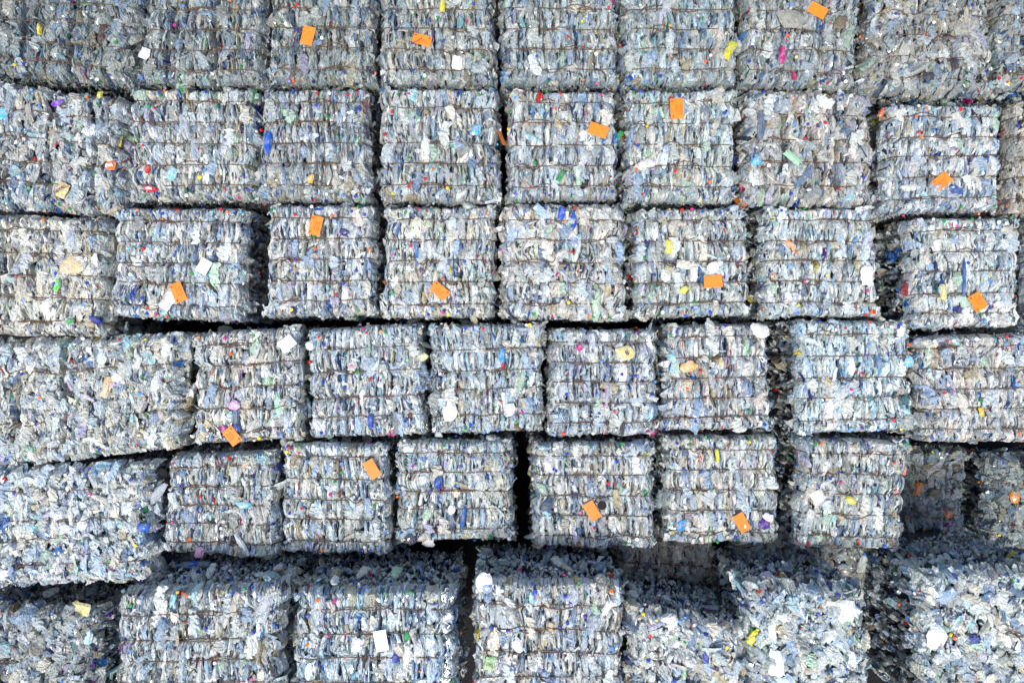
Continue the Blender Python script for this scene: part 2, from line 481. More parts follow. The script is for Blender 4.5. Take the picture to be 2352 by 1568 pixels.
        # --- the four flanks
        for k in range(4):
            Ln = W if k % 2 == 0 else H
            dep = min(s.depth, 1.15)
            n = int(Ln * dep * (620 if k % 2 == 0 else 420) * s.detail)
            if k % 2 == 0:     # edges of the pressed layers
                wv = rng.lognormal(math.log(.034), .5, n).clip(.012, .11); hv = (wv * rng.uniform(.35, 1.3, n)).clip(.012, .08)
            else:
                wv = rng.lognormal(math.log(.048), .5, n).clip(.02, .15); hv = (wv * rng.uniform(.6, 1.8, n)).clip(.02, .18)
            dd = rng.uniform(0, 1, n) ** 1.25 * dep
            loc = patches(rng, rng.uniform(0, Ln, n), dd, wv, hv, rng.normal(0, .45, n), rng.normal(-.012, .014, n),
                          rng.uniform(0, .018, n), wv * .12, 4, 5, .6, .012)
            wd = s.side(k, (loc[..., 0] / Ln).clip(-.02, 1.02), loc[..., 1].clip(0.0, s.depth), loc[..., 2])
            m.add(wd, G45, tint_of(rng, n, s.dirt * .6 + .25, s.warm))  # flanks tinted darker than the tops: shade put into the colour
        # --- dark packed heart of the bale
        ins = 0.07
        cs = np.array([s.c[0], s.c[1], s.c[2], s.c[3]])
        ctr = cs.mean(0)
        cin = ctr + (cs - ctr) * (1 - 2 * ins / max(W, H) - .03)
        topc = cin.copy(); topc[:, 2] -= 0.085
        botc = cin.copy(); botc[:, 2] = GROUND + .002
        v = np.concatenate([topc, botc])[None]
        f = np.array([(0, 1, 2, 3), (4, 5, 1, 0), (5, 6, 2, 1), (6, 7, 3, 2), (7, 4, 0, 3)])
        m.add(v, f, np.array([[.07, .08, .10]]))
        # --- sloping shoulders close the gap between heart and rim
        me = m.mesh('crushed_plastic')
        me.transform(Matrix.Translation(-Vector(s.org)))
        o = link('crushed_plastic', me, M_TINT, root); o['kind'] = 'stuff'
        # --- wires
        for w0, sl in zip(s.wt, s.slope):
            s.wire(w0, sl)
        # --- whole crushed bottles and caps
        nb = s.nb if s.nb is not None else int(A * (15 + 42 * lo) * s.detail)
        for q in range(nb):
            me = BOT[rng.integers(len(BOT))]
            a = rng.normal(0, .25) if rng.random() > lo * .9 + .1 else rng.uniform(0, 6.28)
            if rng.random() < .5: a += math.pi
            c = tint_of(rng, 1, s.dirt, s.warm, np.array([.05]))[0]
            if c.max() - c.min() > .35 and rng.random() < .5: c = np.array(lin((190, 204, 216)))
            s.place('crushed_bottle', me, rng.uniform(.05, .95), rng.uniform(.05, .95), a,
                    rng.normal(.004 + .012 * lo, .006), c, tip=rng.normal(0, .12 + .1 * lo), scale=rng.uniform(.7, 1.1))
        for q in range(int(A * 17 * s.detail) + 2):
            cc = CC[rng.choice(len(CC), p=CW)] * (1 - .35 * s.dirt)
            ex = rng.random() < .4
            sx, sy = (rng.uniform(.03, .97), rng.uniform(.02, .98))
            if ex: sy = rng.choice([rng.uniform(0, .06), rng.uniform(.93, 1.0)])
            s.place('bottle_cap', CAP, sx, sy, rng.uniform(0, 6.28), .024, cc, tip=rng.normal(0, .45), roll=rng.normal(0, .45),
                    scale=rng.uniform(.8, 1.15))
        for k, cnt in ((0, 2), (1, 2), (2, 4), (3, 2)):   # caps and bottles showing on the flanks; bottles carry the same painted shade
            for q in range(int(cnt * (3 if s.ztop > .2 else 1))):
                a, d = np.array([rng.uniform(.05, .95)]), np.array([rng.uniform(.03, .5)])
                p = s.side(k, a, d, np.array([.03]))[0] - s.org
                cap = rng.random() < .7
                ob = link('bottle_cap' if cap else 'crushed_bottle', CAP if cap else BOT[rng.integers(len(BOT))], None, root,
                          CC[rng.choice(len(CC), p=CW)] if cap else tint_of(rng, 1, .3, 0, np.array([.05]))[0])
                ob.location = p
                ob.rotation_euler = (math.pi / 2 * (k % 2 == 0) + rng.normal(0, .3), math.pi / 2 * (k % 2) + rng.normal(0, .3), rng.normal(0, .2))
        return root
    def sliver_tint(s, n):
        rng = s.rng
        c = tint_of(rng, n, s.dirt, s.warm, None, s.lot)
        r = rng.random(n)
        dark = np.array(lin((34, 38, 50))) * rng.uniform(.4, 2.2, (n, 1))
        blue = np.array([lin(x) for x in ((40, 70, 160), (70, 120, 190), (96, 150, 170), (60, 84, 120), (90, 60, 130), (50, 120, 90), (180, 60, 60))])[rng.integers(0, 7, n)]
        c = np.where((r < .22)[:, None], dark, c)
        return np.where(((r > .22) & (r < .36))[:, None], blue, c)
    def clear(s, x, w):
        k = np.ones(len(x), bool)
        for a in s.seams:
            k &= np.abs(x - a * s.W) > np.asarray(w) * .5 + .012
        return k
    def place(s, name, me, sx, sy, a, z, color, tip=0.0, roll=0.0, scale=1.0, label=None, world=False, mat=None):
        p = s.top(np.array([sx * s.W]), np.array([sy * s.H]), np.array([z]))[0]
        o = link(name, me, mat, None if world else s.root, color)
        o.location = p if world else p - s.org
        o.rotation_euler = (tip, roll, a)
        o.scale = (scale,) * 3
        if label: o['label'] = label
        return o
    def locate(s, x, y):
        """photo point -> (sx, sy) on this bale's top"""
        p = P(x, y, s.ztop)
        c = s.c
        a, b = .5, .5
        for _ in range(12):
            q = (c[0] * (1 - a) + c[1] * a) * (1 - b) + (c[3] * (1 - a) + c[2] * a) * b
            du = (c[1] - c[0]) * (1 - b) + (c[2] - c[3]) * b
            dv = (c[3] - c[0]) * (1 - a) + (c[2] - c[1]) * a
            J = np.array([[du[0], dv[0]], [du[1], dv[1]]])
            da, db = np.linalg.solve(J, (p - q)[:2]); a += da; b += db
        return a, b
    def wire(s, w0, sl):
        rng = s.rng
        n = 46
        sx = np.linspace(-.004, 1.004, n)
        wob = np.cumsum(rng.normal(0, .0006, n)); wob -= np.linspace(wob[0], wob[-1], n)
        t = w0 + sl * (sx - .5) + wob
        zz = .025 + .010 * rng.normal(0, .35, n)
        zz = np.convolve(np.pad(zz, 2, 'edge'), np.ones(5) / 5, 'valid')
        top = s.top(sx * s.W, t * s.H, zz)
        # taut: never dips into the little hollows
        top[4:-4, 2] = np.maximum(top[4:-4, 2], np.convolve(np.pad(top[:, 2], 4, 'edge'), np.ones(9) / 9, 'valid')[4:-4])
        lft = s.side(3, np.full(6, w0 - sl / 2), np.linspace(.75, .1, 6), np.full(6, .02))
        rgt = s.side(1, np.full(6, w0 + sl / 2), np.linspace(.1, .75, 6), np.full(6, .02))
        paths = [np.concatenate([lft, top, rgt])]
        # the twisted join and its loose tails
        for _ in range(1 if rng.random() < .6 else 2):
            i0 = rng.integers(3, n - 18); ln = rng.integers(8, 15)
            seg = top[i0:i0 + ln].copy()
            k = np.linspace(0, 1, ln)
            amp = rng.uniform(.006, .042) * rng.choice([-1, 1])
            seg[:, 1] += amp * np.sin(k * math.pi * rng.choice([1, 1, 2])) + .004 * np.sin(k * 30)
            seg[:, 2] += .010 + .004 * np.cos(k * 30)
            if rng.random() < .55:
                e = seg[-1]; dx = rng.uniform(.02, .05); up = rng.choice([-1, 1])
                seg = np.concatenate([seg, [e + [dx * .5, up * dx * .4, .008], e + [dx * .8, up * dx * 1.1, .012]]])
            paths.append(seg)
        V, F = tube(paths, .0042)
        me = raw_mesh('baling_wire', V, F, smooth=True)
        me.transform(Matrix.Translation(-Vector(s.org)))
        link('baling_wire', me, M_WIRE, s.root)

def q(*v):
    return ((v[0], v[1]), (v[2], v[3]), (v[4], v[5]), (v[6], v[7]))

ROWS = [
 # ---- first row, along the top of the picture, tinted darker than the rows below
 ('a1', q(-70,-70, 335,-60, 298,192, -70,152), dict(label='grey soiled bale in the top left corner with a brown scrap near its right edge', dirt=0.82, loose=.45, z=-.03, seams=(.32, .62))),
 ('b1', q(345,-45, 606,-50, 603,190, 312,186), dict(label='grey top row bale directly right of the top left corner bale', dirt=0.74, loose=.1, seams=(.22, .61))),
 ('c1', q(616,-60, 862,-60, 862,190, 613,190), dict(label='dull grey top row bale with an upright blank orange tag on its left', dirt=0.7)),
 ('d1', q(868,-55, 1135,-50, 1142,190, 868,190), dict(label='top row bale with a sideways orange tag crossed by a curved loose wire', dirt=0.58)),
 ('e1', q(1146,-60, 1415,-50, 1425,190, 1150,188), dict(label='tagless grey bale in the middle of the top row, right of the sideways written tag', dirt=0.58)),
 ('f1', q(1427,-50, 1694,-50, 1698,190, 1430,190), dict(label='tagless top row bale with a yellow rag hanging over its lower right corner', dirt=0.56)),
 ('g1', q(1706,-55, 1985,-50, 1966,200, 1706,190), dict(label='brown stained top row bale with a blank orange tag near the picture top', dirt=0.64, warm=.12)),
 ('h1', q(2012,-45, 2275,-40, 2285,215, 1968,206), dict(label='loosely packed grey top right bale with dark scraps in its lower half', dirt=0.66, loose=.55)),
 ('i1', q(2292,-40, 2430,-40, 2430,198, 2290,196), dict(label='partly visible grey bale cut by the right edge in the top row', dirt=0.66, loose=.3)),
 # ---- second row
 ('a2', q(-70,182, 288,228, 282,488, -70,468), dict(label='left end second row bale with a white lettered orange wrapper', dirt=0.42, loose=.5, wires=4, wt=[.2,.38,.57,.8], seams=(.52, .81))),
 ('b2', q(294,202, 588,206, 590,455, 300,457), dict(label='second row bale with a red lettered wrapper lying low on it', dirt=0.30)),
 ('c2', q(600,205, 845,202, 853,460, 586,457), dict(label='tagless second row bale below the upright blank orange tag', dirt=0.28)),
 ('d2', q(870,203, 1143,203, 1152,463, 868,458), dict(label='second row bale with long diagonal wire and orange tag hanging over its right edge', dirt=0.24, wires=4, wt=[.13,.33,.50,.83])),
 ('e2', q(1167,206, 1418,211, 1424,453, 1163,460), dict(label='second row bale with a blank orange tag lying sideways at its upper right', dirt=0.20)),
 ('f2', q(1441,207, 1694,205, 1692,463, 1434,458), dict(label='second row bale with an upright written orange tag centred near its top', dirt=0.22)),
 ('g2', q(1716,207, 2003,212, 2012,470, 1706,465), dict(label='tangled second row bale with pale green sheet and blue scrap, no orange tag', dirt=0.32, loose=.4, wires=4, wt=[.16,.36,.56,.78], seams=(.3, .55, .72))),
 ('h2', q(2038,237, 2306,241, 2300,480, 2030,488), dict(label='second row bale with a bent orange tag next to a blue rag', dirt=0.20)),
 ('i2', q(2328,237, 2430,235, 2430,490, 2312,484), dict(label='brownish yellow bale cut by the right edge in the second row', dirt=0.45, warm=.45)),
 # ---- third row
 ('a3', q(-70,492, 243,502, 243,770, -70,764), dict(label='beige stained bale at the left end of the third row', dirt=.08, warm=.28, loose=.25)),
 ('b3', q(262,477, 566,477, 558,736, 250,724), dict(label='third row bale with a written orange tag half covered by clear film', dirt=.04, seams=(.78,))),
 ('c3', q(612,470, 862,470, 862,723, 604,727), dict(label='third row bale with an upright written orange tag at its top middle', dirt=.05)),
 ('d3', q(882,476, 1138,472, 1137,727, 873,728), dict(label='third row bale with a diagonal written orange tag low in its middle', dirt=.03)),
 ('e3', q(1150,472, 1438,472, 1436,733, 1150,728), dict(label='wide tagless third row bale with frayed right edge in the middle of the picture', dirt=.02, loose=.35)),
 ('f3', q(1457,480, 1718,477, 1732,723, 1457,728), dict(label='third row bale with a level blank orange tag below its middle', dirt=.03)),
 ('g3', q(1752,477, 2012,477, 2024,727, 1752,723), dict(label='tagless third row bale with a bright white torn sheet at its centre right', dirt=.02)),
 ('h3', q(2088,502, 2350,498, 2342,748, 2097,752), dict(label='third row bale at the right edge with a diagonal written orange tag low on it', dirt=.05)),
 ('i3', q(2368,505, 2440,500, 2440,750, 2366,752), dict(label='dull bale sliver at the right edge beyond the last third row bale', dirt=.5, z=-.05)),
 # ---- fourth row
 ('a4', q(-70,788, 414,768, 418,1024, -70,1076), dict(label='extra wide disordered bale at the left end of the fourth row', dirt=.16, loose=.6, wires=2, wt=[.33,.74], z=.01, seams=(.22, .45))),
 ('b4', q(440,766, 688,749, 696,1008, 440,1020), dict(label='fourth row bale with an orange tag on its lower edge and a pale green film', dirt=.02)),
 ('c4', q(704,756, 968,742, 982,998, 706,1006), dict(label='slightly turned fourth row bale with a pale yellow scrap on its right edge', dirt=.0, wires=4, wt=[.17,.36,.60,.81])),
 ('d4', q(984,747, 1250,742, 1248,988, 987,998), dict(label='tagless fourth row bale with a blue and white wrapper right of its centre', dirt=.0, wires=4, wt=[.15,.40,.58,.78])),
 ('e4', q(1262,757, 1513,757, 1513,999, 1256,1000), dict(label='fourth row bale with a beige scrap marked 8 near its top right corner', dirt=.02)),
 ('f4', q(1527,747, 1764,742, 1782,984, 1522,990), dict(label='fourth row bale with an orange and black printed wrapper on its left side', dirt=.0)),
 ('g4', q(1832,737, 2084,737, 2108,988, 1838,996), dict(label='fourth row bale with a dark teal patch near its right edge', dirt=.0)),
 ('h4', q(2104,774, 2430,764, 2430,1014, 2122,1014), dict(label='right end bale of the fourth row, cut by the picture edge', dirt=.06, loose=.15)),
 # ---- fifth row
 ('a5', q(-70,1082, 340,1068, 352,1332, -70,1348), dict(label='wide bale of large loose bottles at the left end of the fifth row', dirt=.05, loose=.75, wires=4, wt=[.18,.40,.56,.80][0:4], z=.02)),
 ('b5', q(387,1048, 630,1036, 640,1284, 368,1268), dict(label='fifth row bale of thin layers with a pale blue wrapper', dirt=.12)),
 ('c5', q(643,1017, 888,1022, 898,1273, 642,1270), dict(label='fifth row bale with a blank orange tag near its top right corner', dirt=.04)),
 ('d5', q(907,1012, 1178,1012, 1183,1240, 907,1244), dict(label='fifth row bale with a deep blue patch on its upper left and no tag', dirt=.04)),
 ('e5', q(1222,1017, 1503,1017, 1508,1260, 1222,1257), dict(label='fifth row bale carrying a blank orange tag beside a round black lid', dirt=.04)),
 ('f5', q(1528,1002, 1788,1002, 1793,1249, 1527,1248), dict(label='fifth row bale with a scuffed orange tag and a purple and white bottle', dirt=.05)),
 ('g5', q(1840,1008, 2096,1012, 2076,1263, 1828,1254), dict(label='fifth row bale with white crumpled scraps, left of the sunken dark bale', dirt=.04)),
 ('h5', q(2072,1032, 2226,1032, 2216,1222, 2072,1224), dict(label='sunken shaded bale lying lower than its neighbours right in the fifth row', dirt=0.94, loose=.7, z=-.95, warm=.1, wires=3)),  # shade of the low spot painted into the tint as extra darkening
 ('i5', q(2276,1050, 2440,1045, 2440,1262, 2272,1252), dict(label='dark half hidden bale cut by the right edge in the fifth row', dirt=0.92, loose=.8, z=-.85, wires=2)),  # tint deepened to stand in for shade at this depth
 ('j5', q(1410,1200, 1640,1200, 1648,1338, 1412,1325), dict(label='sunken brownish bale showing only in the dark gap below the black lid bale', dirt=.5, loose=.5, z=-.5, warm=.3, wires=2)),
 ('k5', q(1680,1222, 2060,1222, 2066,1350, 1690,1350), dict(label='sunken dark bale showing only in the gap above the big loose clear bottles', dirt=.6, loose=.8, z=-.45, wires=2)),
 # ---- sixth row, standing higher
 ('a6', q(-80,1392, 225,1405, 205,1660, -80,1660), dict(label='dark loose bale in the bottom left corner, lower than the tall bale beside it', dirt=.38, loose=.8, z=.0, ztl=(.12,-.15,-.45,.10), wires=1, wt=[.55])),
 ('b6', q(268,1362, 648,1342, 645,1660, 250,1660), dict(dirt=.08, label='tall bale in the bottom row with sloping wires, second from the left corner', z=.58, loose=.15, wires=5, wt=[.12,.30,.47,.64,.82], ztl=(0,0,0,0))),
 ('c6', q(672,1356, 1050,1352, 1052,1660, 670,1660), dict(dirt=.08, label='tall bottom row bale with a bright white rectangular sheet', z=.58, wires=5, wt=[.13,.31,.49,.67,.85])),
 ('d6', q(1088,1334, 1433,1338, 1436,1660, 1086,1660), dict(dirt=.08, label='tall bottom row bale with a white lump of foam in its upper left corner', z=.62, wires=5, wt=[.14,.32,.50,.66,.84])),
 ('e6', q(1448,1400, 1700,1440, 1718,1660, 1448,1660), dict(dirt=.08, label='loose bottom row bale without wires, a bright yellow bottle at its right edge', z=.60, loose=.7, wires=1, wt=[.35])),
 ('f6', q(1712,1345, 1990,1352, 2005,1660, 1728,1660), dict(dirt=.2, label='bottom row bale of big loose clear bottles right of the yellow bottle', z=.60, loose=1.0, wires=0, wt=[])),
 ('g6', q(2112,1322, 2440,1302, 2440,1660, 2130,1660), dict(dirt=.2, label='tall loose bale in the bottom right corner, white crushed jug on it', z=.56, loose=.85, wires=1, wt=[.6])),
]
for key, quad, kw in ROWS:
    z = kw.pop('z', 0.0)
    bl = Bale(key, quad, z=z, **kw)
    bl.build()
    BALES[key] = bl

# ---------------------------------------------------------------- orange tags and loose things
def ang_of(deg):            # long axis measured counter-clockwise in the picture
    return math.radians(deg) - math.pi / 2

def text_mesh(txt, size, thick=.0004):
    cu = bpy.data.curves.new('lettering', 'FONT')
    cu.body = txt; cu.size = size; cu.align_x = 'CENTER'; cu.align_y = 'CENTER'; cu.extrude = thick
    cu.offset = size * .02
    ob = bpy.data.objects.new('lettering', cu); COL.objects.link(ob)
    bpy.context.view_layer.update()
    me = bpy.data.meshes.new_from_object(ob.evaluated_get(bpy.context.evaluated_depsgraph_get()))
    bpy.data.objects.remove(ob); bpy.data.curves.remove(cu)
    return me

KPX = WID / 2352
def tag_thing(bk, x, y, ln, wd, deg, label, writing=False, tip=0.0, roll=0.0, mat=None, name='orange_tag', cat='tag', z=.055, bend=0.0,
              group='orange card tags lying on the bales', flip=False, scuff=False):
    b = BALES[bk]
    k = KPX * (D - b.ztop) / D
    L_, W_ = ln * k, wd * k
    p = P(x, y, b.ztop)
    sx, sy = b.locate(x, y)
    hz = b.top(np.array([sx * b.W]), np.array([sy * b.H]), np.array([z]))[0][2]
    p = P(x, y, hz)
    root = bpy.data.objects.new(name, None); COL.objects.link(root)
    root.location = p; root.rotation_euler = (tip, roll, ang_of(deg))
    tag(root, label, cat, group)
    sd = int(x + y)
    me = sheet_mesh(sd, W_, L_, 4, 6, .0012, 'card', False, bend)
    link('card', me, mat or M_ORANGE, root)
    if writing:
        rg = random.Random(sd)
        s = -1 if flip else 1
        # rings printed in two corners, rows of handwriting strokes
        paths = []
        for (cx, cy, rr, th) in ((-.34 * W_, s * .37 * L_, .0075, .0016),):
            paths.append([(cx + rr * math.cos(a), cy + rr * math.sin(a), .0035) for a in np.linspace(0, 6.28, 12)])
        V1, F1 = tube(paths, .0022, 4)
        link('ring_mark', raw_mesh('ring_mark', V1, F1), M_INK, root)
        th = np.linspace(0, 2 * math.pi, 17)[:-1]
        Vb = [(-.33 * W_ + .006 * math.cos(a), -s * .37 * L_ + .013 * math.sin(a), .0036) for a in th]
        Vb += [(x_, y_, .0022) for x_, y_, _ in Vb] + [(-.33 * W_, -s * .37 * L_, .0037)]
        Fb = [(32, i, (i + 1) % 16, (i + 2) % 16) for i in range(0, 16, 2)] + [(i, i + 16, (i + 1) % 16 + 16, (i + 1) % 16) for i in range(16)]
        link('oval_mark', raw_mesh('oval_mark', np.array(Vb), np.array(Fb)), M_INK, root)
        strokes = []
        for row in range(3):
            xx = (-.05 + .17 * row) * W_
            yy = -.30 * L_ + rg.uniform(0, .12) * L_
            end = yy + rg.uniform(.35, .6) * L_
            while yy < end:
                d = rg.uniform(.004, .010)
                strokes.append([(xx + rg.uniform(-.004, .004), yy, .0032), (xx + rg.uniform(-.004, .004), yy + d * .5, .0034), (xx + rg.uniform(-.004, .004), yy + d, .0032)])
                yy += d + rg.uniform(.001, .008)
        V1, F1 = tube(strokes, .0015, 4)
        link('handwriting', raw_mesh('handwriting', V1, F1), M_INK, root)
    if scuff:
        me = sheet_mesh(sd + 1, W_ * .5, L_ * .3, 4, 4, .001, 'scuff')
        o = link('scuff', me, M_PAPER, root); o.location = (.1 * W_, -.25 * L_, .004 - .01)
    return root

T = tag_thing
T('c1', 707, 82, 42, 27.5, 76, 'upright blank orange tag in the top row, left of the sideways written one')
T('d1', 969, 92, 43, 23, -15, 'orange tag lying sideways under a curved loose wire in the top row', True)
T('g1', 1878, 24, 42, 27, -29, 'blank orange tag nearest to the top edge of the picture')
T('d2', 1152, 314, 45, 24, 112, 'orange tag seen almost edge on, hanging over a bale side into a gap', roll=1.15, z=.03)
T('e2', 1374, 299, 44, 27, -20, 'blank orange tag lying nearly level in the second row')
T('f2', 1555, 250, 46, 30, 93, 'upright written orange tag under a wire in the second row', True)
T('h2', 2163, 416, 40, 28, 38, 'bent orange tag beside a blue rag at the right of the second row', True, bend=.02, z=.085)
T('c3', 725, 518, 44, 27, 76, 'upright written orange tag near the top of its bale in the third row', True)
T('b3', 409, 671, 45, 27, 113, 'written orange tag half covered by a clear crushed bottle', True)
T('d3', 1010, 668, 43, 26, -40, 'diagonal written orange tag in the third row near the picture centre', True)
T('f3', 1638, 646, 42, 28, 4, 'blank orange tag lying exactly level in the third row')
T('h3', 2246, 693, 40, 30, 121, 'diagonal written orange tag nearest to the right edge of the picture', True, flip=True)
T('b4', 533, 1001, 41, 27, -52, 'written orange tag overhanging the lower edge of a fourth row bale', True, flip=True)
T('c5', 854, 1077, 43, 26, 121, 'blank orange tag near a bale corner at the left of the fifth row')
T('e5', 1360, 1173, 43, 26, 121, 'blank orange tag touching the round black lid')
T('f5', 1704, 1200, 43, 26, 120, 'orange tag with a white scuffed corner beside the purple and white bottle', scuff=True)
T('c6', 875, 1471, 47, 29, 101, 'bright white rectangular sheet lying on a tall bottom row bale', mat=M_PAPER, name='white_sheet', cat='paper', group='white sheets on the bales')
T('b4', 659, 789, 36, 28, 40, 'white diamond shaped paper at the top right corner of a fourth row bale', mat=M_PAPER, name='white_sheet', cat='paper', group='white sheets on the bales')
T('d3', 1146, 526, 24, 10, 14, 'narrow white card strip lying across the gap in the third row', mat=M_PAPER, name='white_strip', cat='paper', group='white sheets on the bales', z=.03)
T('b3', 468, 612, 34, 26, 60, 'white torn sheet with a curled corner in the third row', mat=M_PAPER, name='white_sheet', cat='paper', group='white sheets on the bales')

# round black lid
def lid():
    b = BALES['e5']
    seg = 28; V, F = [], []
    prof = [(0.040, -.010), (0.041, .006), (.039, .010), (.033, .010), (.032, .007), (.004, .007)]
    for rr, zz in prof:
        for k in range(seg):
            a = 2 * math.pi * k / seg; V.append((rr * math.cos(a), rr * math.sin(a), zz))
    for i in range(len(prof) - 1):
        for k in range(seg):
            F.append((i * seg + k, i * seg + (k + 1) % seg, (i + 1) * seg + (k + 1) % seg, (i + 1) * seg + k))
    c = len(V); V.append((0, 0, .007)); bb = (len(prof) - 1) * seg
    for k in range(0, seg, 2): F.append((c, bb + k, bb + (k + 1) % seg, bb + (k + 2) % seg))
    o = link('round_lid', raw_mesh('round_lid', np.array(V), np.array(F)), M_BLACK)
    o.location = P(1383, 1160, .10); o.rotation_euler = (.08, -.06, 0)
    tag(o, 'round black plastic lid lying next to a blank orange tag', 'lid')
lid()

